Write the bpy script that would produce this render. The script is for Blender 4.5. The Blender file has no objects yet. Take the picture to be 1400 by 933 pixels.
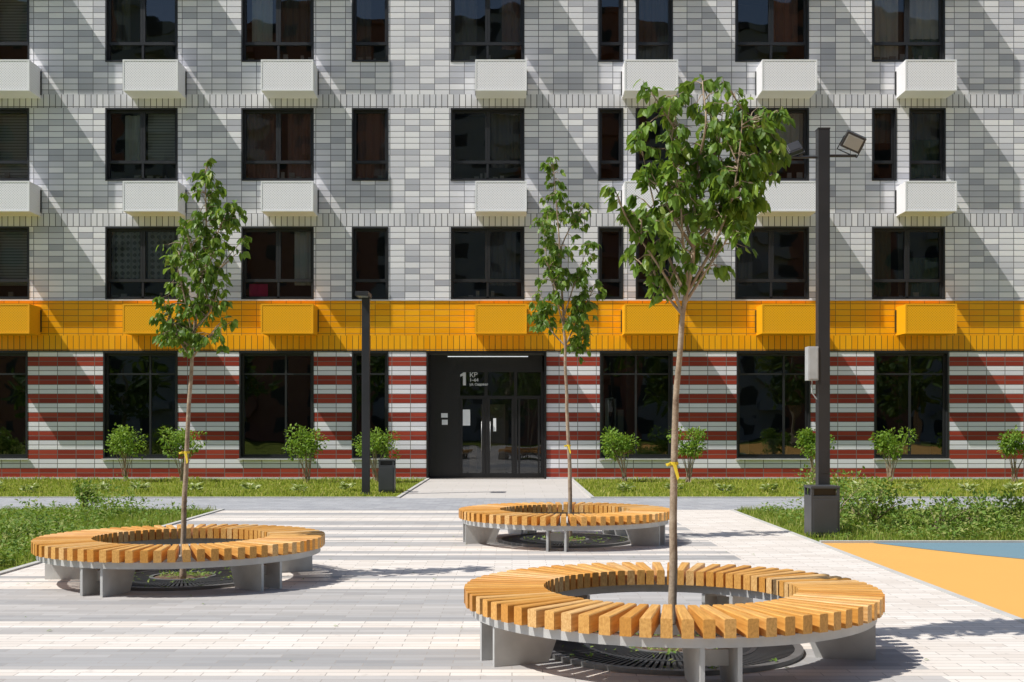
import bpy, math, random
import numpy as np
from mathutils import Vector, noise, Matrix
random.seed(7); rng = np.random.default_rng(7)
scene = bpy.context.scene
SUN_T = Vector((0.67, 0.255, -1.0)).normalized()   # direction the sunlight travels

# ------------------------------------------------------------ helpers
def link(o, parent=None):
    scene.collection.objects.link(o)
    if parent: o.parent = parent
    return o
def empty(name, loc=(0,0,0)):
    e = bpy.data.objects.new(name, None); e.location = loc; e.empty_display_size = .3
    return link(e)
class MB:
    def __init__(s): s.v=[]; s.f=[]; s.m=[]
    def quad(s, pts, mi=0):
        b=len(s.v); s.v += [tuple(p) for p in pts]; s.f.append(tuple(range(b,b+len(pts)))); s.m.append(mi)
    def box(s, x0,x1,y0,y1,z0,z1, mi=0):
        b=len(s.v)
        s.v += [(x0,y0,z0),(x1,y0,z0),(x1,y1,z0),(x0,y1,z0),(x0,y0,z1),(x1,y0,z1),(x1,y1,z1),(x0,y1,z1)]
        for q in ((0,3,2,1),(4,5,6,7),(0,1,5,4),(1,2,6,5),(2,3,7,6),(3,0,4,7)):
            s.f.append(tuple(b+i for i in q)); s.m.append(mi)
    def add(s, verts, faces, mi=0):
        b=len(s.v); s.v += [tuple(p) for p in verts]
        for q in faces: s.f.append(tuple(b+i for i in q)); s.m.append(mi)
    def tube(s, pts, rad, n=8, mi=0, cap=True):
        pts=[Vector(p) for p in pts]; b=len(s.v); up=Vector((0.13,1,0.07)).normalized()
        for i,p in enumerate(pts):
            d=(pts[min(i+1,len(pts)-1)]-pts[max(i-1,0)]).normalized()
            a=d.cross(up)
            if a.length<1e-3: a=d.cross(Vector((1,0,0)))
            a.normalize(); c=d.cross(a)
            for k in range(n):
                t=2*math.pi*k/n; s.v.append(tuple(p+(a*math.cos(t)+c*math.sin(t))*rad[i]))
        for i in range(len(pts)-1):
            for k in range(n):
                k2=(k+1)%n
                s.f.append((b+i*n+k,b+i*n+k2,b+(i+1)*n+k2,b+(i+1)*n+k)); s.m.append(mi)
        if cap:
            s.f.append(tuple(b+k for k in range(n))[::-1]); s.m.append(mi)
            s.f.append(tuple(b+(len(pts)-1)*n+k for k in range(n))); s.m.append(mi)
    def obj(s, name, mats, parent=None, smooth=False, bevel=0, loc=None):
        me=bpy.data.meshes.new(name); me.from_pydata(s.v,[],s.f)
        for m in mats: me.materials.append(m)
        me.polygons.foreach_set('material_index', s.m)
        if smooth: me.polygons.foreach_set('use_smooth',[True]*len(s.f))
        me.update(); o=bpy.data.objects.new(name,me)
        if loc: o.location=loc
        link(o,parent)
        if bevel:
            md=o.modifiers.new('bev','BEVEL'); md.width=bevel; md.segments=2; md.limit_method='ANGLE'
        return o
def smooth_line(pts, n=5):
    P=[Vector(p) for p in pts]; out=[]
    for i in range(len(P)-1):
        p0=P[max(i-1,0)];p1=P[i];p2=P[i+1];p3=P[min(i+2,len(P)-1)]
        for k in range(n):
            t=k/n
            out.append(0.5*((2*p1)+(p2-p0)*t+(2*p0-5*p1+4*p2-p3)*t*t+(3*p1-p0-3*p2+p3)*t**3))
    out.append(P[-1]); return out

# ------------------------------------------------------------ materials
class NT:
    def __init__(s,name):
        s.mat=bpy.data.materials.new(name); s.mat.use_nodes=True; s.t=s.mat.node_tree
        s.b=s.t.nodes['Principled BSDF']; s.out=s.t.nodes['Material Output']
    def n(s,kind,**kw):
        nd=s.t.nodes.new(kind)
        for k,v in kw.items(): setattr(nd,k,v)
        return nd
    def put(s,sock,val):
        if isinstance(val,bpy.types.NodeSocket): s.t.links.new(val,sock)
        else:
            if isinstance(val,(tuple,list)) and len(val)==3 and sock.type=='RGBA': val=(*val,1)
            sock.default_value=val
    def math(s,op,a,b=0.0,c=None):
        nd=s.n('ShaderNodeMath',operation=op); s.put(nd.inputs[0],a); s.put(nd.inputs[1],b)
        if c is not None: s.put(nd.inputs[2],c)
        return nd.outputs[0]
    def mix(s,f,a,b,blend='MIX'):
        nd=s.n('ShaderNodeMix',data_type='RGBA',blend_type=blend)
        s.put(nd.inputs[0],f); s.put(nd.inputs[6],a); s.put(nd.inputs[7],b); return nd.outputs[2]
    def noise(s,scale,vec=None,detail=3,rough=.55):
        nd=s.n('ShaderNodeTexNoise'); nd.inputs['Scale'].default_value=scale; nd.inputs['Detail'].default_value=detail
        nd.inputs['Roughness'].default_value=rough
        if vec is not None: s.put(nd.inputs['Vector'],vec)
        return nd.outputs['Fac']
    def ramp(s,f,stops):
        nd=s.n('ShaderNodeValToRGB'); s.put(nd.inputs[0],f); e=nd.color_ramp.elements
        while len(e)<len(stops): e.new(.5)
        for i,(p,c) in enumerate(stops): e[i].position=p; e[i].color=(*c,1)
        return nd.outputs[0]
    def pos(s):
        return s.n('ShaderNodeTexCoord').outputs['Object']
    def sep(s,v):
        nd=s.n('ShaderNodeSeparateXYZ'); s.put(nd.inputs[0],v); return nd.outputs
    def comb(s,x,y,z=0.0):
        nd=s.n('ShaderNodeCombineXYZ'); s.put(nd.inputs[0],x); s.put(nd.inputs[1],y); s.put(nd.inputs[2],z); return nd.outputs[0]
    def wn(s,v):
        nd=s.n('ShaderNodeTexWhiteNoise',noise_dimensions='1D'); s.put(nd.inputs['W'],v); return nd.outputs['Value']
    def bump(s,h,strength=.4,dist=.01):
        nd=s.n('ShaderNodeBump'); nd.inputs['Strength'].default_value=strength; nd.inputs['Distance'].default_value=dist
        s.put(nd.inputs['Height'],h); s.t.links.new(nd.outputs[0],s.b.inputs['Normal'])
    def island(s): return s.n('ShaderNodeNewGeometry').outputs['Random Per Island']
    def fin(s,col,rough=.6,metal=0,spec=.5):
        s.put(s.b.inputs['Base Color'],col); s.put(s.b.inputs['Roughness'],rough); s.b.inputs['Metallic'].default_value=metal
        s.b.inputs['Specular IOR Level'].default_value=spec
        return s.mat

def simple(name,col,rough=.6,metal=0,var=.25,scale=6,bump=.1):
    m=NT(name); n=m.noise(scale,m.pos(),3)
    c=m.mix(n,tuple(x*(1-var) for x in col),tuple(min(1,x*(1+var)) for x in col))
    if bump>.3: m.bump(m.noise(scale*12,m.pos(),2),bump,.003)
    return m.fin(c,m.math('MULTIPLY_ADD',n,.2,rough-.1),metal)

# facade survey: units read off the elevation, 45.07 units per metre, ground line = 655
U=45.07; FY=35.5
def ex(u): return (u-700)/U
def ez(v): return 1.6+(583-v)/U

def bricknode(m,vec,w,h,mort):
    bt=m.n('ShaderNodeTexBrick'); bt.offset=0.0; bt.squash=1.0
    m.put(bt.inputs['Vector'],vec)
    bt.inputs['Color1'].default_value=(0,0,0,1); bt.inputs['Color2'].default_value=(1,1,1,1); bt.inputs['Mortar'].default_value=(.5,.5,.5,1)
    bt.inputs['Scale'].default_value=1; bt.inputs['Mortar Size'].default_value=mort; bt.inputs['Mortar Smooth'].default_value=.15
    bt.inputs['Brick Width'].default_value=w; bt.inputs['Row Height'].default_value=h
    return bt.outputs['Color'],bt.outputs['Fac']
ROW=8.125/U
def tile_mat(name,stops,w,h,mort,mortar_col,rough=.32,stain=.12):
    m=NT(name); x,y,z=m.sep(m.pos())
    a=m.math('ADD',x,60.0); b=m.math('SUBTRACT',ez(310)+h*300,z)
    c,f=bricknode(m,m.comb(a,b),w,h,mort)
    col=m.ramp(c,stops)
    big=m.noise(.35,m.pos(),3); col=m.mix(m.math('MULTIPLY',big,stain*2),col,tuple(.45*x for x in stops[-1][1]))
    col=m.mix(f,col,mortar_col)
    m.bump(m.math('SUBTRACT',1.0,f),.5,.008)
    return m.fin(col,m.math('MULTIPLY_ADD',c,.15,rough),0,.35)
G=[(0,(.46,.465,.51)),(.22,(.62,.62,.66)),(.5,(.76,.755,.785)),(.8,(.84,.83,.845)),(1,(.89,.88,.885))]
m_grey=tile_mat('grey_tiles',G,20.3/U,ROW,.0105,(.17,.17,.18),stain=.04)
m_greyS=tile_mat('grey_soldier_tiles',[(0,(.60,.60,.64)),(1,(.79,.78,.80))],ROW,18.2/U,.013,(.12,.12,.125),stain=.04)
Yc=[(0,(.95,.38,.002)),(1,(1.0,.46,.004))]
m_yel=tile_mat('yellow_tiles',Yc,20.3/U,ROW,.009,(.32,.15,.015),stain=.0)
m_yelS=tile_mat('yellow_soldier_tiles',Yc,ROW,21/U,.011,(.24,.12,.015),stain=.0)
def stripe_mat():
    m=NT('striped_tiles'); x,y,z=m.sep(m.pos()); SH=12.7/U; z0=ez(488)+2*SH
    b=m.math('SUBTRACT',z0,z); a=m.math('ADD',x,60.0)
    c,f=bricknode(m,m.comb(a,b),25.4/U,SH/2,.010)
    idx=m.math('MODULO',m.math('FLOOR',m.math('DIVIDE',b,SH)),2.0)
    red=m.ramp(c,[(0,(.24,.030,.018)),(.6,(.33,.042,.024)),(1,(.40,.06,.034))]); wh=m.ramp(c,[(0,(.76,.74,.79)),(1,(.90,.88,.91))])
    col=m.mix(m.math('GREATER_THAN',idx,.5),red,wh)
    col=m.mix(f,col,(.18,.16,.15)); m.bump(m.math('SUBTRACT',1.0,f),.5,.008)
    return m.fin(col,.4,0,.3)
m_str=stripe_mat()
m_reveal=simple('window_reveal',(.035,.036,.04),.5)
m_frame=simple('anthracite_frame',(.018,.019,.021),.42,0,.15)
m_black=simple('black_panel',(.012,.012,.013),.35,0,.2)
m_sill=simple('sill_white',(.6,.6,.6),.5)
m_render=simple('side_render',(.45,.45,.46),.8)
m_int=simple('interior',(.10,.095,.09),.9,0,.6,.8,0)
m_white=simple('white_paint',(.86,.86,.86),.5,0,.03)
def glass_mat(name,tint,extra):
    m=NT(name); t=m.t
    tr=m.n('ShaderNodeBsdfTransparent'); tr.inputs[0].default_value=(*tint,1)
    gl=m.n('ShaderNodeBsdfGlossy'); gl.inputs['Roughness'].default_value=.01; gl.inputs[0].default_value=(.9,.95,1,1)
    bp=m.n('ShaderNodeBump'); bp.inputs['Strength'].default_value=.25; bp.inputs['Distance'].default_value=.02
    m.put(bp.inputs['Height'],m.noise(.9,m.pos(),1)); t.links.new(bp.outputs[0],gl.inputs['Normal'])
    fr=m.n('ShaderNodeFresnel'); fr.inputs[0].default_value=1.5
    f=m.math('MULTIPLY_ADD',fr.outputs[0],1.4,extra)
    mx=m.n('ShaderNodeMixShader'); m.put(mx.inputs[0],f); t.links.new(tr.outputs[0],mx.inputs[1]); t.links.new(gl.outputs[0],mx.inputs[2])
    t.links.new(mx.outputs[0],m.out.inputs[0]); return m.mat
m_glass=glass_mat('window_glass',(.60,.64,.65),.03)
m_shop=glass_mat('dark_glass',(.42,.47,.47),.05)
def curtain_mat(name,c,lace=0,strp=0):
    m=NT(name); col=c; x,y,z=m.sep(m.pos())
    if lace:
        a=m.math('SINE',m.math('MULTIPLY',m.math('ADD',x,z),lace)); b=m.math('SINE',m.math('MULTIPLY',m.math('SUBTRACT',x,z),lace))
        col=m.mix(m.math('GREATER_THAN',m.math('MULTIPLY',a,b),.25),c,tuple(.45*q for q in c))
    if strp:
        col=m.mix(m.math('GREATER_THAN',m.math('SINE',m.math('MULTIPLY',z,strp)),.2),col,tuple(.55*q for q in c))
    return m.fin(col,.9)
CUR={'w':curtain_mat('curtain_white',(.75,.75,.73)),'l':curtain_mat('curtain_lace',(.50,.49,.47),17),
     'p':curtain_mat('curtain_rose',(.34,.21,.19)),'b':curtain_mat('blind',(.66,.66,.64),0,70),
     'g':curtain_mat('curtain_green',(.10,.15,.10)),'k':curtain_mat('pink_box',(.85,.06,.22)),
     'd':curtain_mat('curtain_dark',(.19,.18,.175)), 's':curtain_mat('clutter',(.40,.38,.36))}
def perf(name,col):
    m=NT(name); x,y,z=m.sep(m.pos())
    sx=m.math('SINE',m.math('MULTIPLY',m.math('ADD',x,y),80.0)); sz=m.math('SINE',m.math('MULTIPLY',z,80.0))
    hole=m.math('GREATER_THAN',m.math('MULTIPLY',sx,sz),.45)
    c=m.mix(hole,col,tuple(.66*q for q in col)); c=m.mix(m.math('MULTIPLY',m.noise(2,m.pos(),3),.07),c,(.2,.18,.15))
    return m.fin(c,.45,0,.3)
m_boxW=perf('perforated_white_steel',(.93,.92,.94)); m_boxY=perf('perforated_yellow_steel',(1.0,.46,.004))

# ------------------------------------------------------------ apartment building
bld=empty('apartment_building',(0,FY,0))
X0,X1=-380,1780; ZT=-372
STD=[(-246,-146),(-60,40),(144,243),(330,429),(481,531),(616,717),(818,852),(869,920),(1005,1106),(1192,1292),(1420,1470),(1560,1660)]
ROWB=[w for w in STD if w!=(1192,1292)]+[(1192,1226),(1243,1293)]
GF=[(-246,-146),(-60,38),(141,243),(327,429),(481,531),(820,920),(1007,1108),(1195,1297),(1420,1470),(1560,1660)]
DOOR=(583,747,480,655.11)
ops=[]; st=162.5
for k,r in ((0,STD),(1,ROWB),(2,STD),(3,STD),(4,STD)):
    for a,b in r: ops.append((a,b,310.5-st*k,410-st*k,k))
for a,b in GF: ops.append((a,b,481,627,-1))
bands=[]
bands.append((310,411,0))
for k in range(5):
    top=310-st*k
    bands.append((top-18.2,top,1))
    bands.append((max(ZT,top-st),top-18.2,0))
bands.append((411,459,2)); bands.append((459,480,3)); bands.append((480,655.11,4))
xs=sorted({X0,X1,DOOR[0],DOOR[1]}|{o[0] for o in ops}|{o[1] for o in ops})
ys=sorted({DOOR[2]}|{o[2] for o in ops}|{o[3] for o in ops}|{b[0] for b in bands}|{b[1] for b in bands})
wall=MB()
rects=[o[:4] for o in ops]+[DOOR]
for i in range(len(xs)-1):
    for j in range(len(ys)-1):
        cx=(xs[i]+xs[i+1])/2; cy=(ys[j]+ys[j+1])/2
        if ys[j+1]-ys[j]<1e-4: continue
        if any(r[0]<cx<r[1] and r[2]<cy<r[3] for r in rects): continue
        mi=None
        for b in bands:
            if b[0]<=cy<=b[1]: mi=b[2]
        if mi is None: continue
        a,b2,t,bo=ex(xs[i]),ex(xs[i+1]),ez(ys[j]),ez(ys[j+1])
        wall.quad([(a,0,bo),(b2,0,bo),(b2,0,t),(a,0,t)],mi)
wall.obj('facade_wall',[m_grey,m_greyS,m_yel,m_yelS,m_str],bld)
shell=MB(); xl,xr,zt=ex(X0),ex(X1),ez(ZT)
shell.quad([(xl,0,0),(xl,0,zt),(xl,14,zt),(xl,14,0)]); shell.quad([(xr,0,0),(xr,14,0),(xr,14,zt),(xr,0,zt)])
shell.quad([(xl,14,0),(xl,14,zt),(xr,14,zt),(xr,14,0)]); shell.quad([(xl,0,zt),(xr,0,zt),(xr,14,zt),(xl,14,zt)])
shell.box(xl-.05,xr+.05,-.06,.3,zt+.002,zt+.5)
shell.obj('side_walls_and_roof',[m_render],bld)
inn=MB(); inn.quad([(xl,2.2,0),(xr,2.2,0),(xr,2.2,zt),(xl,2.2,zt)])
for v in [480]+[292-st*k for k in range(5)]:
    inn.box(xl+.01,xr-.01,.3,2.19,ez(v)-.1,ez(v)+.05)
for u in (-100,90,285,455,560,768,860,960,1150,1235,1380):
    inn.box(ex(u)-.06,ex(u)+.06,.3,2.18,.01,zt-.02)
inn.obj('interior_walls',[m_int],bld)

fr=MB(); gl=MB(); rv=MB(); cur={k:MB() for k in CUR}; sill=MB()
D=.17
def curtain(kind,xa,xb,za,zb,yy=.30,wave=.03):
    mb=cur[kind]; n=max(8,int((xb-xa)*26)); ph=random.random()*6
    flat = kind in 'bk'
    for i in range(n):
        def pt(q):
            x=xa+(xb-xa)*q/n; return x, yy+(0 if flat else wave*math.sin(x*19+ph)+.5*wave*math.sin(x*47+ph))
        (p,py),(q,qy)=pt(i),pt(i+1)
        mb.quad([(p,py,za),(q,qy,za),(q,qy,zb),(p,py,zb)])
def window(u0,u1,v0,v1,k):
    a,b,t,o=ex(u0),ex(u1),ez(v0),ez(v1)
    for q in ([(a,0,o),(a,0,t),(a,.3,t),(a,.3,o)],[(b,0,t),(b,0,o),(b,.3,o),(b,.3,t)],[(a,0,t),(b,0,t),(b,.3,t),(a,.3,t)],[(b,0,o),(a,0,o),(a,.3,o),(b,.3,o)]):
        rv.quad(q)
    e=.045
    fr.box(a-.0,a+e,-.012,D,o,t); fr.box(b-e,b+.0,-.012,D,o,t); fr.box(a+e,b-e,-.012,D,t-e,t); fr.box(a+e,b-e,-.02,D,o,o+e)
    a+=e;b-=e;t-=e;o+=e
    F=.075; y0,y1=D-.05,D+.03
    w=b-a
    if k>=0:
        tr=o+(t-o)*.26
        fr.box(a+.001,b-.001,y0-.006,y1-.006,tr-F*.6,tr+F*.6)
        leaves=[(a,a+w*.5),(a+w*.5,b)] if w>1.5 else [(a,b)]
        if w>1.5:
            fr.box(a+w/2-F*.45,a+w/2+F*.45,y0,y1,o+.001,tr-F*.6-.001)
        for (p,q) in leaves:
            for bb in ((p+.002,p+F,tr+F*.6+.001,t-.002),(q-F,q-.002,tr+F*.6+.001,t-.002)): fr.box(bb[0],bb[1],y0,y1,bb[2],bb[3])
            fr.box(p+F,q-F,y0,y1,t-F,t-.002)
        fr.box(a+.002,a+F*.7,y0,y1,o+.002,tr-F*.6-.001); fr.box(b-F*.7,b-.002,y0,y1,o+.002,tr-F*.6-.001); fr.box(a+F*.7,b-F*.7,y0,y1,o+.002,o+F*.8)
        # each pane sits at a very slightly different angle, as real sashes do
        for (p,q) in leaves:
            j=random.uniform(-.012,.012); j2=random.uniform(-.012,.012)
            gl.quad([(p,D,tr),(q,D+j,tr),(q,D+j+j2,t),(p,D+j2,t)],0)
        gl.quad([(a,D,o),(b,D,o),(b,D,tr-.001),(a,D,tr-.001)],0)
    else:
        n=2 if w>1.5 else 1
        fr.box(a+.002,b-.002,y0,y1,o,o+F); fr.box(a+.002,b-.002,y0,y1,t-F,t-.002)
        fr.box(a+.002,a+F,y0,y1,o+F,t-F); fr.box(b-F,b-.002,y0,y1,o+F,t-F)
        if n==2:
            m1=a+w*random.choice((.62,.5,.66)); fr.box(m1-.03,m1+.03,y0,y1,o+F,t-F)
        zt2=o+(t-o)*.80; fr.box(a+F,b-F,y0-.004,y1-.01,zt2-.025,zt2+.025)
        gl.quad([(a,D,o),(b,D,o),(b,D,t),(a,D,t)],1)
        sill.box(a-.08,b+.08,-.07,-.014,o-.085,o-.05)
    return a,b,t,o
FIX={(1,-60):[('b',0,1,0,1)],(0,-60):[('b',0,1,.2,1)],(2,-60):[('b',0,1,.3,1)],
 (1,144):[('w',.22,.45,.28,.95),('b',.55,.98,.25,1)],(1,330):[('p',0,.5,0,1),('p',.62,1,0,1)],(1,481):[('p',.1,1,0,1)],
 (1,616):[('d',.55,1,.2,1)],(0,144):[('l',0,.5,.25,1),('l',.55,1,.25,1)],(0,330):[('w',.72,.95,.2,1),('k',.06,.33,.04,.22)],
 (2,330):[('w',.1,.40,.3,1),('d',.5,1,.25,1)],(2,616):[('d',0,.35,0,1),('p',.7,1,.2,1)],(2,1192):[('w',.05,.45,.0,1),('w',.5,.97,.35,1),('g',.5,.97,0,.35)],
 (2,1005):[('p',.52,.9,.3,1)],(1,1005):[('w',.5,1,.35,1),('g',0,.2,.2,1)],(1,1243):[('g',0,1,0,.6),('d',.1,.9,.6,1)],(1,1192):[('d',.0,1,.55,1)],
 (0,1005):[('d',.0,.25,.2,1)],(0,1192):[('g',.0,.3,.0,1),('g',.5,.98,0,.6)],(2,144):[('d',0,.3,.2,1)],(0,616):[('d',.52,.9,.2,1)],(2,869):[('d',0,1,0,1)],(2,481):[('d',0,.5,0,1)]}
for (u0,u1,v0,v1,k) in ops:
    a,b,t,o=window(u0,u1,v0,v1,k)
    spec=FIX.get((k,u0))
    if spec is None and k>=0 and (k>2 or u0<0 or u0>1400): spec=[(random.choice('wpdbl'),0,random.choice((.4,.5,1)),0,1)]
    for s in (spec or []): curtain(s[0],a+(b-a)*s[1],a+(b-a)*s[2],o+(t-o)*s[3],o+(t-o)*s[4])
    if k>=0 and spec is not None and random.random()<.6 or (k,u0)==(1,144):
        x=a+.1
        while x<b-.15:
            wd=random.uniform(.05,.2)
            if random.random()<.6: cur['s'].box(x,x+wd,.21,.26,o,o+random.uniform(.06,.28))
            x+=wd+random.uniform(.02,.2)
for (u,v0,v1,w) in ((834,545,610,10),(846,560,612,8),(1015,603,622,12),(1050,600,625,30),(1068,605,625,10),(1225,600,622,20),(1248,604,622,30),(232,590,620,18),(500,600,622,10)):
    cur['s'].box(ex(u),ex(u+w),.35,.55,ez(v1),ez(v0)); 
cur['w'].quad([(ex(829),.35,ez(612)),(ex(843),.35,ez(612)),(ex(840),.35,ez(543)),(ex(828),.35,ez(545))])
fr.obj('window_frames',[m_frame],bld); gl.obj('window_glass',[m_glass,m_shop],bld); rv.obj('window_reveals',[m_reveal],bld)
sill.obj('window_sills',[m_sill],bld)
for k in cur:
    if cur[k].f: cur[k].obj('curtain_'+k if k not in 'sk' else 'window_clutter_'+k,[CUR[k]],bld)

# air-conditioner baskets
P=.85; SB=U*FY/(FY-P)
def bx(u): return (u-700)/SB
def bz(v): return 1.6+(583-v)/SB
bw=MB(); by=MB(); bd=MB()
for k in range(0,6):
    for (u0,u1) in ((-222,-150),(-35,40),(168,243),(357,428),(650,720),(854,927),(1042,1117),(1238,1308),(1490,1560)):
        if k==0: v0,v1,mb=416,456,by
        else: v0,v1,mb=(248,289,bw) if k==1 else (82-st*(k-2),124-st*(k-2),bw)
        a,b,t,o=bx(u0),bx(u1),bz(v0),bz(v1)
        mb.box(a,b,-P,-.004,o,t)
        e=.035
        for q in ((a-.006,b+.006,t-e,t+.006),(a-.006,b+.006,o-.006,o+e)): mb.box(q[0],q[1],-P-.008,-P-.001,q[2],q[3],1)
        mb.box(a-.006,a+e,-P-.008,-P-.001,o+e,t-e,1); mb.box(b-e,b+.006,-P-.008,-P-.001,o+e,t-e,1)
        bd.box(a-.03,a-.005,-.05,.0-.002,o+.1,t-.1); bd.box(b+.005,b+.03,-.05,-.002,o+.1,t-.1)
m_yp=simple('yellow_paint',(1.0,.45,.004),.45,0,.05)
bw.obj('air_conditioner_baskets_white',[m_boxW,m_white],bld); by.obj('air_conditioner_baskets_yellow',[m_boxY,m_yp],bld); bd.obj('basket_brackets',[m_frame],bld)
tr=MB(); tr.box(xl,xr,-.03,-.002,ez(411.5),ez(409.8),0); tr.box(xl,ex(583),-.02,-.002,ez(481),ez(479.3),1); tr.box(ex(747),xr,-.02,-.002,ez(481),ez(479.3),1)
tr.box(xl,ex(583),-.05,-.003,-.02,ez(652.6),2); tr.box(ex(747),xr,-.05,-.003,-.02,ez(652.6),2)
tr.obj('band_trims',[m_sill,m_frame,m_sill],bld)

# entrance
en=MB()
a,b,t,o=ex(583),ex(747),ez(480),0.0
en.box(a,a+.06,-.05,1.2,o,t); en.box(b-.06,b,-.05,1.2,o,t); en.box(a+.06,b-.06,-.05,1.2,t-.06,t)
en.box(a+.06,ex(625),.45,.6,o,t-.06)
en.box(ex(625),ex(742),.47,.58,ez(508),t-.061)
for u in (626,664,705,742): en.box(ex(u)-.05,ex(u)+.05,.46,.57,o,ez(508)-.001)
en.box(ex(628),ex(740),.455,.56,ez(543)-.05,ez(543)+.05); en.box(ex(628),ex(740),.455,.56,o+.005,.16)
for u in (630,660,668,701): en.box(ex(u)-.035,ex(u)+.035,.44,.52,.1,ez(545))
for u in (710,737): en.box(ex(u)-.03,ex(u)+.03,.44,.52,.1,ez(545))
en.obj('entrance_portal',[m_black],bld)
eg=MB(); eg.quad([(ex(626),.5,0.02),(ex(742),.5,.02),(ex(742),.5,ez(508)),(ex(626),.5,ez(508))])
eg.obj('entrance_glass',[m_glass],bld)
eh=MB(); eh.box(ex(602),ex(611),.43,.449,ez(571),ez(565)); eh.box(ex(603),ex(611),.43,.449,ez(581),ez(574)); eh.box(ex(632),ex(642),.425,.438,ez(582),ez(560)); eh.box(ex(674),ex(678),.425,.438,ez(590),ez(572))
eh.obj('notices_and_intercom',[m_white],bld)
m_metal=simple('brushed_metal',(.35,.35,.35),.5,1,.1)
hh=MB()
for u in (658,670): hh.tube([(ex(u),.38,.85),(ex(u),.38,1.75)],[.012]*2,8); hh.box(ex(u)-.01,ex(u)+.01,.38,.44,1.0,1.03); hh.box(ex(u)-.01,ex(u)+.01,.38,.44,1.6,1.63)
hh.obj('door_handles',[m_metal],bld,True)
def emis(name,c,s):
    m=NT(name); m.b.inputs['Emission Color'].default_value=(*c,1); m.b.inputs['Emission Strength'].default_value=s; return m.fin(c,.5)
m_led=emis('led_strip',(.9,.95,1),.6)
le=MB(); le.box(ex(612),ex(722),.05,.09,ez(488.0),ez(487.0)); le.obj('entrance_light',[m_led],bld)
fl=MB(); fl.quad([(a+.06,-.05,.012),(b-.06,-.05,.012),(b-.06,2.1,.012),(a+.06,2.1,.012)]); fl.obj('lobby_floor',[simple('lobby_floor',(.30,.27,.24),.3)],bld)
m_wood_in=simple('lobby_wall',(.30,.22,.14),.6)
lb=MB(); lb.box(ex(655),ex(690),1.9,2.1,.1,2.3); lb.box(ex(640),ex(650),1.0,1.2,.0,1.0); lb.obj('lobby_furniture',[m_wood_in],bld)
def text(s,size,x,z,y,parent,mat):
    c=bpy.data.curves.new('house_number','FONT'); c.body=s; c.size=size; c.extrude=.004; c.offset=.003
    o=bpy.data.objects.new('house_number_text',c); o.rotation_euler=(math.pi/2,0,0); o.location=(x,y,z); c.materials.append(mat); link(o,parent)
m_sign=simple('sign_white',(.6,.6,.6),.5,0,.03)
on=MB(); x0_,zb_=ex(628),ez(526.5); on.add([(x0_+.09,.46,zb_),(x0_+.18,.46,zb_),(x0_+.18,.46,zb_+.40),(x0_+.11,.46,zb_+.40),(x0_,.46,zb_+.33),(x0_,.46,zb_+.26),(x0_+.09,.46,zb_+.30)],[(0,1,2,3,6),(6,3,4,5)])
on.obj('house_number_digit',[m_sign],bld)
text('КВ',.20,ex(641),ez(515),.46,bld,m_sign); text('1–64',.14,ex(641),ez(521),.46,bld,m_sign); text('ул. Садовая',.10,ex(641),ez(526.5),.46,bld,m_sign)

# ------------------------------------------------------------ ground
def sheet(name,x0,x1,y0,y1,z,mat):
    m=MB(); m.quad([(x0,y0,z),(x1,y0,z),(x1,y1,z),(x0,y1,z)]); return m.obj(name,[mat])
def grass_ground():
    m=NT('turf'); n=m.noise(1.2,m.pos(),5,.7); n2=m.noise(14,m.pos(),3,.7)
    c=m.ramp(n,[(.3,(.11,.16,.02)),(.5,(.20,.25,.03)),(.7,(.32,.30,.07))]); c=m.mix(m.math('MULTIPLY',n2,.5),c,(.05,.06,.012))
    m.bump(n2,.8,.05); return m.fin(c,.95,0,.1)
m_turf=grass_ground()
sheet('ground',-900,900,-900,900,-.06,m_turf)
def paver(name,cols,w,h,stripes=None,mortar=(.32,.29,.26)):
    m=NT(name); x,y,z=m.sep(m.pos())
    bt=m.n('ShaderNodeTexBrick'); bt.offset=.5
    m.put(bt.inputs['Vector'],m.comb(m.math('ADD',x,60.0),m.math('ADD',y,60.0)))
    bt.inputs['Color1'].default_value=(0,0,0,1); bt.inputs['Color2'].default_value=(1,1,1,1); bt.inputs['Scale'].default_value=1
    bt.inputs['Mortar Size'].default_value=.0035; bt.inputs['Mortar Smooth'].default_value=.3; bt.inputs['Brick Width'].default_value=w; bt.inputs['Row Height'].default_value=h
    c,f=bt.outputs['Color'],bt.outputs['Fac']
    col=m.ramp(c,cols)
    if stripes:
        row=m.math('FLOOR',m.math('ADD',m.math('DIVIDE',m.math('ADD',y,60.0),h),.001))
        w3=m.wn(m.math('MULTIPLY',m.math('FLOOR',m.math('DIVIDE',row,3.0)),1.713))
        w1=m.wn(m.math('MULTIPLY',row,1.371))
        g=m.math('MAXIMUM',m.math('GREATER_THAN',w3,.55),m.math('GREATER_THAN',w1,.86))
        tone=m.math('MULTIPLY_ADD',m.wn(m.math('MULTIPLY',m.math('FLOOR',m.math('DIVIDE',row,3.0)),5.19)),.4,.6)
        inx=m.math('LESS_THAN',x,2.75)
        g=m.math('MULTIPLY',m.math('MULTIPLY',g,inx),tone)
        col=m.mix(g,col,m.ramp(c,stripes))
    big=m.noise(.6,m.pos(),4,.6); col=m.mix(m.math('MULTIPLY',big,.16),col,(.36,.33,.28))
    gr=m.noise(140,m.pos(),1); col=m.mix(m.math('MULTIPLY',gr,.18),col,(.30,.28,.26))
    sp=m.noise(7,m.pos(),5,.7); col=m.mix(m.ramp(sp,[(.58,(0,0,0)),(.75,(.4,.4,.4))]),col,(.26,.23,.20))
    col=m.mix(f,col,mortar); m.bump(m.math('SUBTRACT',0.0,f),.35,.004)
    return m.fin(col,.8,0,.3)
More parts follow.
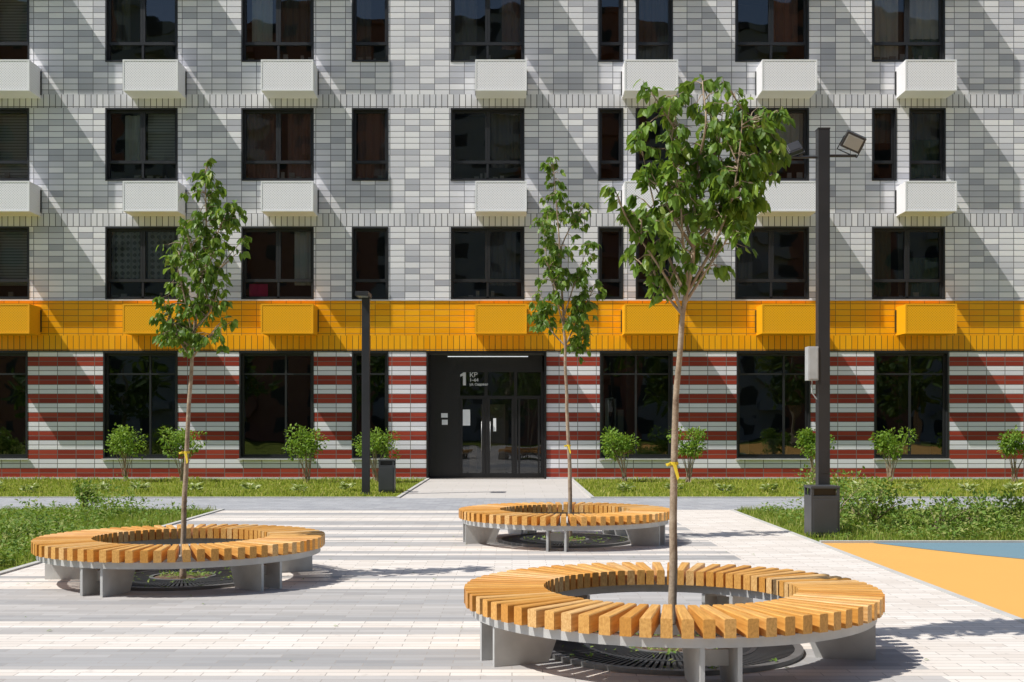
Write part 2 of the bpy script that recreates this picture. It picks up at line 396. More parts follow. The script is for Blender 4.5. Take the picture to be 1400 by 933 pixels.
m_plaza=paver('plaza_pavers',[(0,(.66,.595,.53)),(.5,(.73,.67,.605)),(1,(.79,.735,.675))],.40,.10,stripes=[(0,(.26,.265,.275)),(1,(.36,.36,.365))])
m_path=paver('path_pavers',[(0,(.28,.295,.325)),(1,(.40,.415,.44))],.30,.15,mortar=(.2,.2,.2))
m_entr=paver('entrance_concrete',[(0,(.52,.495,.46)),(1,(.56,.53,.50))],.9,.9)
XL,XR=-5.5,4.15
sheet('plaza_pavement',XL,XR,-25,22.4,0,m_plaza)
sheet('footpath',-45,45,22.4,26.0,.001,m_path)
sheet('entrance_path',-2.5,1.75,26.0,FY+.0,0,m_entr)
sheet('lawn',-45,XL-.08,-25,22.3,-.004,m_turf); sheet('lawn',XR+.08,45,16.1,22.3,-.004,m_turf)
sheet('lawn',-45,-2.58,26.08,FY,-.004,m_turf); sheet('lawn',1.83,45,26.08,FY,-.004,m_turf)
def rubber(name,c):
    m=NT(name); g=m.noise(220,m.pos(),2,.8); b=m.noise(.8,m.pos(),4)
    col=m.mix(m.ramp(g,[(.4,(0,0,0)),(.62,(1,1,1))]),c,tuple(.62*q for q in c)); col=m.mix(m.math('MULTIPLY',b,.25),col,tuple(.6*q for q in c))
    return m.fin(col,.85,0,.25)
rub=empty('playground_surface')
m_=MB(); m_.quad([(XR+.08,-25,0),(45,-25,0),(45,16.02,0),(XR+.08,16.02,0)]); m_.obj('orange_rubber',[rubber('orange_rubber',(.84,.46,.12))],rub)
bl=MB(); pts=[(4.95,16.02),(5.35,15.25),(5.75,14.6),(6.2,14.02),(6.8,13.4),(7.6,12.8),(8.6,12.3),(10,12.0),(14,12),(45,12),(45,16.02)]
bl.quad([(p[0],p[1],.004) for p in pts]); bl.obj('blue_rubber',[rubber('blue_rubber',(.19,.31,.37))],rub)
m_conc=simple('concrete',(.48,.47,.44),.8,0,.2,3)
kb=MB()
kb.box(XL-.08,XL,-25,22.4,-.05,.02); kb.box(XR,XR+.08,-25,22.4,-.05,.008)
kb.box(-45,XL-.08,22.3,22.399,-.05,.02); kb.box(XR+.08,45,22.3,22.399,-.05,.02); kb.box(XR+.08,45,16.02,16.1,-.05,.03)
kb.box(-45,-2.58,26.001,26.08,-.05,.03); kb.box(1.83,45,26.001,26.08,-.05,.03); kb.box(-2.58,-2.5,26.001,FY-.06,-.05,.03); kb.box(1.75,1.83,26.001,FY-.06,-.05,.03)
kb.obj('kerb',[m_conc])

# ------------------------------------------------------------ foliage tools
def leaf_mat(name,stops,trans=.45,rough=.45,tc=(.32,.47,.04)):
    m=NT(name); r=m.island(); c=m.ramp(r,stops)
    m.fin(c,rough,0,.4); tr=m.n('ShaderNodeBsdfTranslucent'); m.put(tr.inputs[0],m.mix(.6,c,tc))
    mx=m.n('ShaderNodeMixShader'); mx.inputs[0].default_value=trans
    m.t.links.new(m.b.outputs[0],mx.inputs[1]); m.t.links.new(tr.outputs[0],mx.inputs[2]); m.t.links.new(mx.outputs[0],m.out.inputs[0])
    return m.mat
m_leaf=leaf_mat('maple_leaf',[(0,(.055,.12,.014)),(.5,(.11,.21,.024)),(.85,(.17,.29,.035)),(1,(.28,.36,.06))],.38)
m_bush=leaf_mat('shrub_leaf',[(0,(.10,.20,.018)),(.5,(.17,.30,.03)),(1,(.27,.38,.05))],.35,.6)
m_blade=leaf_mat('grass_blade',[(0,(.12,.19,.02)),(.5,(.22,.30,.035)),(.8,(.34,.37,.06)),(1,(.50,.45,.18))],.35,.7)
m_blade2=leaf_mat('dry_grass_blade',[(0,(.18,.24,.02)),(.5,(.32,.37,.035)),(.8,(.45,.44,.07)),(1,(.58,.50,.18))],.35,.7)
m_weed=leaf_mat('weed_leaf',[(0,(.10,.19,.03)),(.6,(.19,.30,.045)),(1,(.36,.36,.12))],.3,.7)
m_hosta=leaf_mat('variegated_leaf',[(0,(.26,.34,.08)),(1,(.60,.62,.36))],.3,.6)
m_far=leaf_mat('far_leaf',[(0,(.04,.08,.02)),(1,(.09,.15,.03))],.2,.8)
m_bark=NT('bark'); _n=m_bark.noise(9,m_bark.pos(),5,.7)
m_bark.bump(m_bark.noise(60,m_bark.pos(),3,.7),.7,.008); m_bark=m_bark.fin(m_bark.ramp(_n,[(.3,(.20,.135,.09)),(.55,(.37,.285,.20)),(.75,(.48,.40,.30))]),.85)
def leaves_obj(name,Pp,Dd,Nn,L,W,mats,parent,loc=None):
    """each leaf: folded, pointed, 7 vertices / 6 faces"""
    n=len(Pp); P_=np.array(Pp);D_=np.array(Dd);N_=np.array(Nn);L=np.array(L)[:,None];W=np.array(W)[:,None]
    D_/=np.linalg.norm(D_,axis=1,keepdims=True)+1e-9
    S=np.cross(D_,N_); S/=np.linalg.norm(S,axis=1,keepdims=True)+1e-9; N2=np.cross(S,D_)
    v=np.stack([P_, P_+D_*L*.35+S*W*.5+N2*W*.16, P_+D_*L*.72+S*W*.33+N2*W*.08-N2*L*.04, P_+D_*L-N2*L*.12,
                P_+D_*L*.72-S*W*.33+N2*W*.08-N2*L*.04, P_+D_*L*.35-S*W*.5+N2*W*.16, P_+D_*L*.5],axis=1).reshape(-1,3)
    base=np.arange(n)[:,None]*7
    fs=np.concatenate([base+np.array([[0,1,6]]),base+np.array([[1,2,6]]),base+np.array([[2,3,6]]),base+np.array([[3,4,6]]),base+np.array([[4,5,6]]),base+np.array([[5,0,6]])],axis=0)
    me=bpy.data.meshes.new(name); me.from_pydata(v.tolist(),[],fs.tolist()); 
    for m in mats: me.materials.append(m)
    o=bpy.data.objects.new(name,me)
    if loc: o.location=loc
    return link(o,parent)

def tree(loc,sc,base,trunk,limbs,r0,crown_from,density,leafL,spread=.30):
    """trunk/limbs: profile points (units: sc per metre) measured from the trunk foot"""
    e=empty('maple_tree',loc); mb=MB()
    def cv(p,dy): return Vector(((p[0]-base[0])/sc, dy, (base[1]-p[1])/sc))
    T=[cv(p,0) for p in trunk]
    for i,p in enumerate(T[1:],1): p.y+=random.uniform(-.03,.03)*i*.6
    T=smooth_line(T,7)
    zt_=T[-1].z
    T=[p+Vector((noise.noise(p*2.2)*.025,noise.noise(p*2.2+Vector((9,0,0)))*.02,0)) if i else p for i,p in enumerate(T)]
    rr=[r0*(1.25-.25*min(1,p.z*4))*(1-.86*(max(0,p.z/zt_))**1.25) for p in T]
    mb.tube(T,rr,10)
    LP,LD,LN,LL,LW=[],[],[],[],[]
    def leafgroup(p,out):
        n=random.choice((2,3,3,4,5))
        pd=(out+Vector((random.gauss(0,.5),random.gauss(0,.5),random.gauss(-.05,.35)))).normalized()
        q=p+pd*random.uniform(.02,.07); mb.tube([p,q],[.0025,.0018],3,cap=False)
        for i in range(n):
            d=(pd*.45+Vector((random.gauss(0,.4),random.gauss(0,.4),-.95+random.gauss(0,.3)))).normalized()
            LP.append(q+pd*random.uniform(-.03,.03)); LD.append(d)
            nn=Vector((random.gauss(0,.7),random.gauss(0,.7),.9)); LN.append(nn)
            l=leafL*random.uniform(.6,1.25); LL.append(l); LW.append(l*random.uniform(.45,.65))
    def twigs(line,rad,start,dens):
        acc=0
        for i in range(1,len(line)):
            seg=(line[i]-line[i-1])
            acc+=seg.length*dens*max(.15,.95+2.0*noise.noise(line[i]*3.3+Vector((loc[0],0,0))))
            if i/len(line)<start: acc=0; continue
            while acc>0:
                acc-=1
                p=line[i-1]+seg*random.random()
                out=Vector((random.gauss(0,1),random.gauss(0,1),random.gauss(.15,.5))).normalized()
                ln=random.uniform(.04,.20)*(1.15-.5*i/len(line))
                q1=p+out*ln*.5+Vector((0,0,.015)); q2=p+out*ln+Vector((0,0,-.01))
                mb.tube([p,q1,q2],[.005,.004,.002],4,cap=False)
                for q in (q1,q2,q2): 
                    if random.random()<.85: leafgroup(q,out)
        for _ in range(3): leafgroup(line[-1],(line[-1]-line[-2]).normalized())
    i0=next(i for i,p in enumerate(T) if p.z>crown_from)
    twigs(T[i0:],.01,0.12,density)
    for L in limbs:
        side=random.uniform(-1,1)*spread
        n=len(L); pts=[cv(p,side*(i/(n-1))**.9*(.6+.5*random.random())) for i,p in enumerate(L)]
        near=min(T,key=lambda t:abs(t.z-pts[0].z)); pts[0]=near.copy()
        S=smooth_line(pts,5)
        r1=r0*.42
        mb.tube(S,[max(.003,r1*(1-.85*i/(len(S)-1))) for i in range(len(S))],7)
        twigs(S,.01,.28,density)
        for _ in range(2):
            i=random.randrange(len(S)//3,len(S)-1); p=S[i]; d=(S[i+1]-S[i]).normalized()
            d=(d+Vector((random.gauss(0,.5),random.gauss(0,.5),random.uniform(.0,.5)))).normalized(); l=random.uniform(.12,.28)
            line=[p,p+d*l*.4,p+d*l*.75+Vector((0,0,.01)),p+d*l]; mb.tube(line,[.008,.006,.005,.002],5); twigs(line,.01,.2,density*.9)
    mb.obj('trunk_and_branches',[m_bark],e,True)
    leaves_obj('leaves',LP,LD,LN,LL,LW,[m_leaf],e)
    rb=MB(); z=1.33; c=min(T,key=lambda t:abs(t.z-z)); R=r0*1.0
    ring=[(c.x+math.cos(t)*R,c.y+math.sin(t)*R) for t in np.linspace(0,2*math.pi,13)]
    for i in range(12): rb.quad([(*ring[i],z-.012),(*ring[i+1],z-.012),(*ring[i+1],z+.012),(*ring[i],z+.012)])
    rb.quad([(c.x-.02,c.y-R-.004,z+.01),(c.x+.012,c.y-R-.004,z-.01),(c.x+.03,c.y-R-.03,z-.10),(c.x+.015,c.y-R-.03,z-.12)])
    rb.quad([(c.x-.03,c.y-R-.004,z+.01),(c.x-.07,c.y-R-.02,z-.0),(c.x-.06,c.y-R-.03,z-.02),(c.x-.02,c.y-R-.004,z-.012)])
    rb.obj('ribbon_tag',[simple('yellow_ribbon',(.75,.55,.03),.6)],e)
    return len(LP)
cB=(1.135,8.44); cL=(-3.46,12.3); cM=(.735,16.3)
nl=tree((1.155,8.44,0),189.6,(919,886),[(919,886),(921,760),(922,640),(926,520),(934,430),(947,340),(957,240),(962,170),(966,106)],
 [[(932,425),(914,390),(884,345),(860,315),(843,285)],[(934,410),(908,335),(890,260),(874,190)],[(945,345),(927,265),(918,200),(928,140)],
  [(938,405),(975,335),(998,270),(1006,205),(1010,150)],[(950,340),(990,290),(1020,245),(1048,215),(1068,190)],[(935,420),(955,385),(978,350),(998,320)],
  [(957,240),(988,195),(1022,160),(1052,178)],[(947,340),(918,300),(900,265),(885,240)],[(950,330),(980,250),(985,190),(980,140)],[(934,425),(910,402),(896,380)],
  [(948,330),(985,300),(1010,290),(1030,270)],[(940,390),(930,330),(925,280),(915,245)]],
  .032,2.6,24,.095,.34)
tree((-3.41,12.12,0),132.0,(250,794),[(250,794),(252,690),(256,590),(261,490),(272,400),(282,310),(282,260),(280,220)],
 [[(262,482),(242,455),(230,422)],[(265,462),(252,405),(240,355)],[(270,432),(298,365),(328,322)],[(275,382),(296,325),(308,292)],[(266,450),(290,425),(303,392)],
  [(262,485),(283,468),(302,452)],[(262,486),(247,472),(240,462)],[(272,400),(264,340),(258,310)],[(268,440),(285,380),(300,350)]],.030,2.35,25,.09,.28)
tree((.81,16.4,0),96.6,(780,738),[(780,738),(780,650),(776,560),(773,475),(768,385),(762,300),(760,255),(757,222)],
 [[(773,480),(750,445),(740,404)],[(772,470),(798,425),(816,390)],[(770,440),(788,385),(802,348)],[(770,425),(750,365),(745,318)],[(765,340),(780,315),(790,304)],
  [(774,480),(792,470),(802,462)],[(770,430),(783,440),(796,405)],[(768,380),(754,340),(750,295)],[(771,450),(760,410),(752,380)]],.030,2.8,20,.105,.35)

# ------------------------------------------------------------ ring benches
def wood():
    m=NT('bench_wood'); r=m.island(); x,y,z=m.sep(m.pos())
    ang=m.math('ARCTAN2',y,x); rad=m.math('SQRT',m.math('ADD',m.math('MULTIPLY',x,x),m.math('MULTIPLY',y,y)))
    v=m.comb(m.math('MULTIPLY',ang,60.0),m.math('MULTIPLY',rad,3.0),m.math('MULTIPLY',z,30.0))
    g=m.noise(1.6,v,4,.6)
    c=m.ramp(r,[(0,(.58,.25,.04)),(.3,(.70,.35,.075)),(.7,(.76,.43,.13)),(1,(.78,.53,.25))])
    c=m.mix(m.ramp(g,[(.38,(0,0,0)),(.7,(.7,.7,.7))]),c,(.42,.17,.03)); m.bump(g,.25,.003)
    return m.fin(c,.42,0,.4)
m_wood=wood(); m_galv=simple('galvanised_steel',(.50,.50,.485),.55,.2,.3,5); m_iron=simple('cast_iron_grate',(.05,.052,.056),.5,.5,.3,10); m_soil=simple('soil',(.13,.08,.05),.95,0,.5,12,.8)
m_rim=simple('grate_rim',(.20,.20,.20),.5,.5,.3)
def bench(loc,a0):
    e=empty('circular_bench',(*loc,0)); R1,R0=1.475,.905; N=72; zt_,zb=.45,.335
    s=MB()
    for i in range(N):
        t=2*math.pi*(i+.37)/N; j=random.uniform(-.005,.005); dz=random.uniform(-.002,.002)
        d=Vector((math.cos(t+j),math.sin(t+j),0)); n=Vector((-d.y,d.x,0))
        wo,wi=.036,.031; r1=R1+random.uniform(-.006,.006)
        c=.006
        def ring(r,w):
            return [d*r+n*(-w)+Vector((0,0,zb)), d*r+n*w+Vector((0,0,zb)), d*r+n*w+Vector((0,0,zt_-c+dz)), d*r+n*(w-c)+Vector((0,0,zt_+dz)), d*r-n*(w-c)+Vector((0,0,zt_+dz)), d*r-n*w+Vector((0,0,zt_-c+dz))]
        vs=ring(R0,wi)+ring(r1,wo); f=[(5,4,3,2,1,0),(6,7,8,9,10,11)]+[(k,(k+1)%6,(k+1)%6+6,k+6) for k in range(6)]
        s.add(vs,f)
    s.obj('seat_slats',[m_wood],e)
    fm=MB()
    def band(ra,rb,z0,z1,n=96):
        for i in range(n):
            t0,t1=2*math.pi*i/n,2*math.pi*(i+1)/n
            P_=lambda r,t,z:(r*math.cos(t),r*math.sin(t),z)
            fm.quad([P_(rb,t0,z0),P_(rb,t1,z0),P_(rb,t1,z1),P_(rb,t0,z1)]); fm.quad([P_(ra,t1,z0),P_(ra,t0,z0),P_(ra,t0,z1),P_(ra,t1,z1)])
            fm.quad([P_(ra,t0,z1),P_(rb,t0,z1),P_(rb,t1,z1),P_(ra,t1,z1)]); fm.quad([P_(ra,t1,z0),P_(rb,t1,z0),P_(rb,t0,z0),P_(ra,t0,z0)])
    band(1.375,1.43,.27,.333); band(.955,.985,.27,.333)
    for k in range(5):
        A=math.radians(a0+72*k); d=Vector((math.cos(A),math.sin(A),0)); n=Vector((-d.y,d.x,0))
        for sgn in (-1,1):
            o=n*.115*sgn; th=n*.014
            prof=[(1.415,0.0),(1.415,.267),(.94,.267),(.94,.20),(1.02,0.0)]
            a=[d*r+o-th+Vector((0,0,z)) for r,z in prof]; b=[d*r+o+th+Vector((0,0,z)) for r,z in prof]
            fm.add(a+b,[(0,1,2,3,4),(9,8,7,6,5)]+[(i,i+5,(i+1)%5+5,(i+1)%5) for i in range(5)])
        vs=[]
        for z in (.12,.22):
            for r,w in ((1.2,-.1),(1.2,.1),(1.215,.1),(1.215,-.1)): vs.append(d*r+n*w+Vector((0,0,z)))
        fm.add(vs,[(0,3,2,1),(4,5,6,7),(0,1,5,4),(1,2,6,5),(2,3,7,6),(3,0,4,7)])
    fm.obj('frame_and_legs',[m_galv],e)
    g=empty('tree_grate',(*loc,0)); gm=MB(); so=MB()
    so.quad([(.93*math.cos(t),.93*math.sin(t),.003) for t in np.linspace(0,2*math.pi,64,endpoint=False)],0)
    so.obj('grate_pit',[m_black],g)
    dm=MB(); dm.quad([(.30*math.cos(t),.30*math.sin(t),.02) for t in np.linspace(0,2*math.pi,40,endpoint=False)],0); dm.obj('soil',[m_soil],g)
    nb=110
    for i in range(nb):
        t=2*math.pi*i/nb; d=Vector((math.cos(t),math.sin(t),0)); n=Vector((-d.y,d.x,0))
        for (ra,rb,w0,w1) in ((.34,.58,.006,.009),(.62,.88,.010,.014)):
            vs=[d*ra-n*w0,d*ra+n*w0,d*rb+n*w1,d*rb-n*w1]; gm.quad([(p.x,p.y,.028) for p in vs],0)
            a_,b_=vs[0],vs[3]; gm.quad([(a_.x,a_.y,.005),(b_.x,b_.y,.005),(b_.x,b_.y,.028),(a_.x,a_.y,.028)],0)
    def flatring(ra,rb,z,mi):
        n=72
        for i in range(n):
            t0,t1=2*math.pi*i/n,2*math.pi*(i+1)/n
            P_=lambda r,t,z:(r*math.cos(t),r*math.sin(t),z)
            gm.quad([P_(ra,t0,z),P_(rb,t0,z),P_(rb,t1,z),P_(ra,t1,z)],mi); gm.quad([P_(rb,t0,0),P_(rb,t1,0),P_(rb,t1,z),P_(rb,t0,z)],mi)
    flatring(.30,.34,.032,1); flatring(.58,.62,.031,0); flatring(.88,.94,.032,1)
    gm.obj('grate_bars',[m_iron,m_rim],g)
    Pp,Dd,Nn,L,W=[],[],[],[],[]
    for _ in range(150):
        if random.random()<.6: r=random.uniform(.05,.3)
        else: r=random.uniform(.2,.95)
        t=random.uniform(0,6.28)
        for q in range(random.choice((1,2,4))):
            Pp.append((r*math.cos(t)+random.gauss(0,.02),r*math.sin(t)+random.gauss(0,.02),.035)); Dd.append((random.gauss(0,1),random.gauss(0,1),random.uniform(.1,1))); Nn.append((random.gauss(0,.2),random.gauss(0,.2),1)); l=random.uniform(.02,.05); L.append(l); W.append(l*.5)
    leaves_obj('weeds_in_grate',Pp,Dd,Nn,L,W,[m_weed],g)
bench(cB,-85); bench(cL,-110); bench(cM,-97)

# ------------------------------------------------------------ shrubs, grass
def shrub(name,x,y,h,w,n,mat,leafL,stemfrac=.45,rs=.22):
    e=empty(name,(x,y,0)); st_=MB(); Pp,Dd,Nn,L,W=[],[],[],[],[]
    lob=[(Vector((max(-.36,min(.36,random.gauss(0,rs)))*w,random.gauss(0,rs)*w,h*random.uniform(stemfrac+.10,.88))),w*random.uniform(.15,.27)) for _ in range(13)]
    for c,r in lob:
        st_.tube([(random.gauss(0,.04),random.gauss(0,.04),0),(c.x*.4,c.y*.4,c.z*.5),(c.x,c.y,c.z)],[.014,.01,.004],5)
        for _ in range(n//13):
            v=Vector((random.gauss(0,1),random.gauss(0,1),random.gauss(0,1))).normalized(); p=c+v*r*random.uniform(.45,1.12); p.z=max(.1,p.z)
            Pp.append(tuple(p)); Dd.append(tuple(v*.8+Vector((random.gauss(0,.5),random.gauss(0,.5),random.gauss(.1,.5))))); Nn.append((random.gauss(0,.5),random.gauss(0,.5),1))
            l=leafL*random.uniform(.6,1.2); L.append(l); W.append(l*.6)
    st_.obj('stems',[m_bark],e); leaves_obj('leaves',Pp,Dd,Nn,L,W,[mat],e)
yb=33.4; s_=1600/yb
for u in (-95,167,250,421,515,855,940,1112,1218,1388,1480):
    shrub('shrub',(u-700)/s_+0,yb+random.uniform(-.3,.3),random.uniform(1.42,1.62),random.uniform(.95,1.2),1150,m_bush,.095)
for (x,y,h,w) in ((5.25,19.2,.95,1.0),(5.75,18.6,.75,1.0),(6.0,20.2,.6,.9),(-7.9,21.6,.55,.45),(7.0,18.2,.5,.8),(6.4,17.6,.5,.9),(8.0,18.8,.45,.9)):
    shrub('shrub',x,y,h,w,800,m_weed,.07,.1,.3)
def blades(name,regions,mat):
    V=[];F=[]
    for (x0,x1,y0,y1,n,h,w,clump) in regions:
        x=rng.uniform(x0,x1,n); y=rng.uniform(y0,y1,n)
        k=np.array([noise.noise(Vector((a*.9,b*.9,3.3))) for a,b in zip(x,y)])
        k2=np.array([noise.noise(Vector((a*3.1,b*3.1,7.3))) for a,b in zip(x,y)])
        hh_=h*np.clip(1+clump*(k*1.6+k2*.8),.15,3)*rng.uniform(.5,1.2,n)
        t=rng.uniform(0,math.pi,n); dx,dy=np.cos(t)*w*.5,np.sin(t)*w*.5
        lx,ly=rng.normal(0,.35,n)*hh_,rng.normal(0,.35,n)*hh_
        b=len(V)
        A=np.stack([np.stack([x-dx,y-dy,np.zeros(n)-.004],1),np.stack([x+dx,y+dy,np.zeros(n)-.004],1),np.stack([x+lx*.4+dx*.7,y+ly*.4+dy*.7,hh_*.6],1),np.stack([x+lx*.4-dx*.7,y+ly*.4-dy*.7,hh_*.6],1),np.stack([x+lx,y+ly,hh_],1)],1).reshape(-1,3)
        V+=A.tolist()
        for i in range(n): q=b+5*i; F.append((q,q+1,q+2,q+3)); F.append((q+3,q+2,q+4))
    me=bpy.data.meshes.new(name); me.from_pydata(V,[],F); me.materials.append(mat); o=bpy.data.objects.new(name,me); link(o)
blades('grass',[(-11,XL-.1,11,22.25,24000,.10,.012,.6),(XR+.1,12,16.15,22.25,22000,.09,.012,.6)],m_blade)
blades('grass',[(-16,-2.6,26.1,35.3,18000,.07,.022,.7),(1.85,17,26.1,35.3,20000,.07,.022,.7)],m_blade2)
Pp,Dd,Nn,L,W=[],[],[],[],[]
def weeds(x0,x1,y0,y1,n,h,l0,thr=-.1,seed=0):
    c=0
    while c<n:
        x,y=random.uniform(x0,x1),random.uniform(y0,y1); k=noise.noise(Vector((x*.8,y*.8,seed)))
        if k<thr: continue
        c+=1; hh_=h*(.35+max(0,k)*2)*random.uniform(.4,1.2)
        for _ in range(5):
            z=random.uniform(.1,1)*hh_; Pp.append((x+random.gauss(0,.04),y+random.gauss(0,.04),z)); Dd.append((random.gauss(0,1),random.gauss(0,1),random.gauss(.4,.5))); Nn.append((random.gauss(0,.4),random.gauss(0,.4),1)); l=l0*random.uniform(.5,1.3); L.append(l); W.append(l*.5)
weeds(-11,XL-.3,12,22,1800,.26,.07,.0,1); weeds(-11,-6.6,15,22,1200,.42,.07,.08,2); weeds(-8,-5.8,12,17,900,.42,.075,-.05,9)
weeds(XR+.4,12,16.3,22,1300,.22,.07,.0,5); weeds(4.9,12,16.4,19.5,1300,.34,.07,-.05,6)
leaves_obj('weeds',Pp,Dd,Nn,L,W,[m_weed],None)
Pp,Dd,Nn,L,W=[],[],[],[],[]
for x in list(np.arange(-14,-3.0,1.25))+list(np.arange(2.6,16,1.2)):
    x+=random.gauss(0,.15); y=28.6+random.gauss(0,.35)
    for _ in range(46):
        t=random.uniform(0,6.28); Pp.append((x+.1*math.cos(t),y+.1*math.sin(t),random.uniform(.03,.16))); Dd.append((math.cos(t),math.sin(t),random.uniform(.2,.9))); Nn.append((random.gauss(0,.3),random.gauss(0,.3),1)); L.append(random.uniform(.1,.2)); W.append(.08)
leaves_obj('hosta_plants',Pp,Dd,Nn,L,W,[m_hosta],None)
Pp,Dd,Nn,L,W=[],[],[],[],[]
for _ in range(110):
    c=random.choice((cB,cL,cM)); r=abs(random.gauss(0,1.6))+.3; t=random.uniform(0,6.28); x,y=c[0]+r*math.cos(t),c[1]+r*math.sin(t)
    if not (XL+.1<x<XR): continue
    Pp.append((x,y,.008)); Dd.append((random.gauss(0,1),random.gauss(0,1),.1)); Nn.append((0,0,1)); l=random.uniform(.02,.05); L.append(l); W.append(l*.55)
leaves_obj('fallen_leaves',Pp,Dd,Nn,L,W,[m_weed],None)

# ------------------------------------------------------------ invented building and tree row behind the camera, added to darken glass reflections
def reflection_mat():
    m=NT('reflection_facade'); x,y,z=m.sep(m.pos())
    fx=m.math('FRACT',m.math('DIVIDE',m.math('ADD',x,90.0),3.4)); fz=m.math('FRACT',m.math('DIVIDE',z,3.0))
    win=m.math('MULTIPLY',m.math('MULTIPLY',m.math('GREATER_THAN',fx,.3),m.math('LESS_THAN',fx,.75)),m.math('MULTIPLY',m.math('GREATER_THAN',fz,.3),m.math('LESS_THAN',fz,.82)))
    blk=m.math('GREATER_THAN',m.math('SINE',m.math('MULTIPLY',x,.23)),.1)
    c=m.mix(blk,(.36,.36,.38),(.36,.14,.09)); return m.fin(m.mix(win,c,(.03,.035,.04)),.7)
op=empty('reflection_building',(0,-48,0)); ob=MB(); ob.box(-60,52,-14,0,0,43); ob.box(-60.3,52.3,-14.3,.3,43.002,43.8)  # unseen block added behind the camera so the windows reflect something dark
for i in range(12):
    for j in range(13): ob.box(-56+i*9,-53+i*9,.003,1.2,3.1+j*3,4.1+j*3)
ob.obj('walls_and_balconies',[reflection_mat()],op)
Pp,Dd,Nn,L,W=[],[],[],[],[]; tk=MB()
for i in range(13):
    cx,cy=-48+i*8+random.uniform(-2,2),-27+random.uniform(-3,3); H=random.uniform(8,13)
    tk.tube([(cx,cy,0),(cx+.2,cy,H*.5),(cx,cy,H*.85)],[.25,.18,.06],7)
    for _ in range(9):
        c=Vector((cx+random.gauss(0,1.8),cy+random.gauss(0,1.8),random.uniform(.35,.9)*H))
        for _ in range(70):
            v=Vector((random.gauss(0,1),random.gauss(0,1),random.gauss(0,1))).normalized()*random.uniform(.6,1.8); p=c+v
            Pp.append(tuple(p)); Dd.append((random.gauss(0,1),random.gauss(0,1),random.gauss(0,1))); Nn.append((random.gauss(0,1),random.gauss(0,1),1)); L.append(random.uniform(.5,.9)); W.append(random.uniform(.3,.6))
bt_=empty('reflection_trees'); leaves_obj('crowns',Pp,Dd,Nn,L,W,[m_far],bt_); tk.obj('trunks',[m_bark],bt_)  # invented tree row, added for the ground-floor glass to reflect

# ------------------------------------------------------------ lamps and bins
m_pole=simple('pole_paint',(.035,.036,.04),.4,.2,.15,3); m_lens=simple('lamp_lens',(.35,.36,.36),.2,0,.05); m_binm=simple('bin_paint',(.06,.063,.068),.45,.2,.2,4); m_gbox=simple('cabinet_grey',(.42,.43,.43),.5)
def rbox(mb,c,sx,sy,sz,rx,ry,mi=0):
    M=Matrix.Rotation(ry,3,'Y')@Matrix.Rotation(rx,3,'X')
    vs=[Vector(c)+M@Vector((a*sx/2,b*sy/2,d*sz/2)) for d in (-1,1) for a,b in ((-1,-1),(1,-1),(1,1),(-1,1))]
    mb.add(vs,[(0,3,2,1),(4,5,6,7),(0,1,5,4),(1,2,6,5),(2,3,7,6),(3,0,4,7)],mi)
lp=empty('street_lamp',(4.62,17.4,0)); m1=MB(); m1.box(-.085,.085,-.085,.085,0,6.0); m1.box(-.16,.16,-.16,.16,0,.03); m1.box(-.09,.09,-.09,.09,6.0,6.02); m1.box(-.05,.05,-.088,-.0851,.9,1.25)
m1.obj('pole',[m_pole],lp,bevel=.008)
m2=MB(); m2.tube([(.085,0,5.62),(.50,0,5.62)],[.022]*2,8); m2.tube([(-.085,0,5.60),(-.46,0,5.60)],[.022]*2,8)
for c,ry,rx,kk in (((.44,-.04,5.82),.42,.5,1.0),((-.42,.05,5.74),-.35,-.5,.72)):
    M=Matrix.Rotation(ry,3,'Y')@Matrix.Rotation(rx,3,'X')
    def off(x,y,z): return tuple(Vector(c)+M@(Vector((x,y,z))*kk))
    rbox(m2,c,.30*kk,.12*kk,.24*kk,rx,ry,0)
    for k in range(6): rbox(m2,off(-.11+.045*k,.085,0),.012*kk,.06*kk,.2*kk,rx,ry,0)
    rbox(m2,off(0,-.063,0),.24*kk,.012*kk,.18*kk,rx,ry,1 if kk==1.0 else 0)
    rbox(m2,off(-.16,0,-.08),.012,.03,.22*kk,rx,ry,0); rbox(m2,off(.16,0,-.08),.012,.03,.22*kk,rx,ry,0); rbox(m2,off(0,0,-.185),.33*kk,.03,.012,rx,ry,0)
m2.obj('floodlights',[m_pole,m_lens],lp,bevel=.004)
m3=MB(); m3.box(-.24,-.088,-.10,.10,2.28,2.78); m3.box(-.225,-.10,-.106,-.1005,2.30,2.76); m3.tube([(-.16,0,2.28),(-.16,0,2.1),(-.088,0,2.0)],[.01]*3,6); m3.obj('control_cabinet',[m_gbox],lp,bevel=.006)
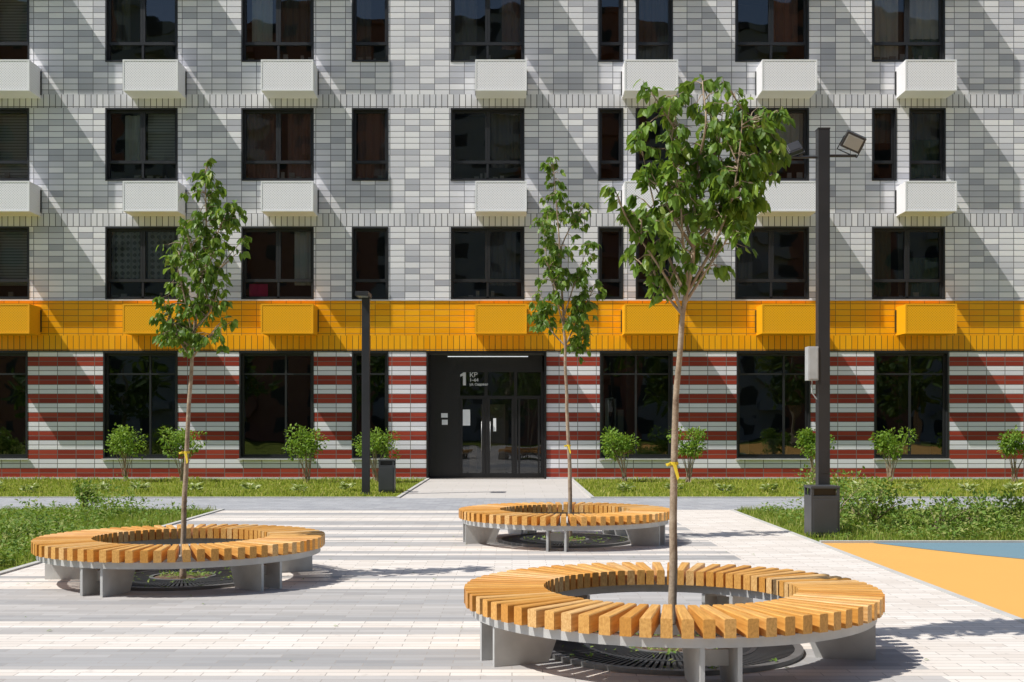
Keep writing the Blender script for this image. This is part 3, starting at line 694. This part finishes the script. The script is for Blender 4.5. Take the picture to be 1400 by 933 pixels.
def bin_(loc,w,h):
    e=empty('litter_bin',loc); b=MB(); b.box(-w/2,w/2,-w/2,w/2,.03,h-.14); b.box(-w/2+.02,w/2-.02,-w/2+.02,w/2-.02,0,.03)
    for sx in (-1,1):
        for sy in (-1,1): b.box(sx*(w/2-.02)-.02,sx*(w/2-.02)+.02,sy*(w/2-.02)-.02,sy*(w/2-.02)+.02,h-.14,h-.035)
    b.box(-w/2-.005,w/2+.005,-w/2-.005,w/2+.005,h-.035,h); b.box(-w/2+.03,w/2-.03,-w/2-.007,-w/2-.001,.07,h-.19)
    b.obj('bin_body',[m_binm],e,bevel=.006); i=MB(); i.box(-w/2+.045,w/2-.045,-w/2+.045,w/2-.045,h-.15,h-.036); i.obj('bin_liner',[m_black],e)
bin_((4.50,17.0,0),.41,.74)
lp=empty('street_lamp',(-3.42,27.4,0)); m1=MB(); m1.box(-.09,.09,-.07,.07,0,4.6); m1.box(-.14,.14,-.12,.12,0,.03); m1.obj('pole',[m_pole],lp,bevel=.008)
m2=MB(); m2.box(-.18,.12,-.55,.12,4.6,4.70); m2.box(-.14,.08,-.5,-.15,4.594,4.599,1); m2.obj('lamp_head',[m_pole,m_lens],lp,bevel=.01)
bin_((-3.02,28.3,0),.38,.80)

# ------------------------------------------------------------ light, sky, camera
w=bpy.data.worlds.new('World'); scene.world=w; w.use_nodes=True; nt=w.node_tree
sky=nt.nodes.new('ShaderNodeTexSky'); sky.sky_type='NISHITA'; sky.sun_disc=False
el=math.asin(-SUN_T.z); sky.sun_elevation=el; sky.sun_rotation=math.atan2(-SUN_T.x,-SUN_T.y)%(2*math.pi)
sky.air_density=1.0; sky.dust_density=1.2
nt.links.new(sky.outputs[0],nt.nodes['Background'].inputs[0]); nt.nodes['Background'].inputs[1].default_value=.12
sd=bpy.data.lights.new('sun','SUN'); sd.energy=5.0; sd.angle=math.radians(.5); sd.color=(1,.965,.91)
so=bpy.data.objects.new('sun',sd); so.rotation_euler=SUN_T.to_track_quat('-Z','Y').to_euler(); so.location=(-20,-10,40); link(so)
cam=bpy.data.cameras.new('camera'); cam.sensor_width=36; cam.lens=36*1600/1400; cam.shift_y=116.5/1400; cam.clip_end=3000
co=bpy.data.objects.new('camera',cam); co.location=(0,0,1.6); co.rotation_euler=(math.pi/2,0,0); link(co); scene.camera=co
scene.view_settings.view_transform='Standard'; scene.view_settings.look='None'; scene.view_settings.exposure=0
print('leaves',nl)
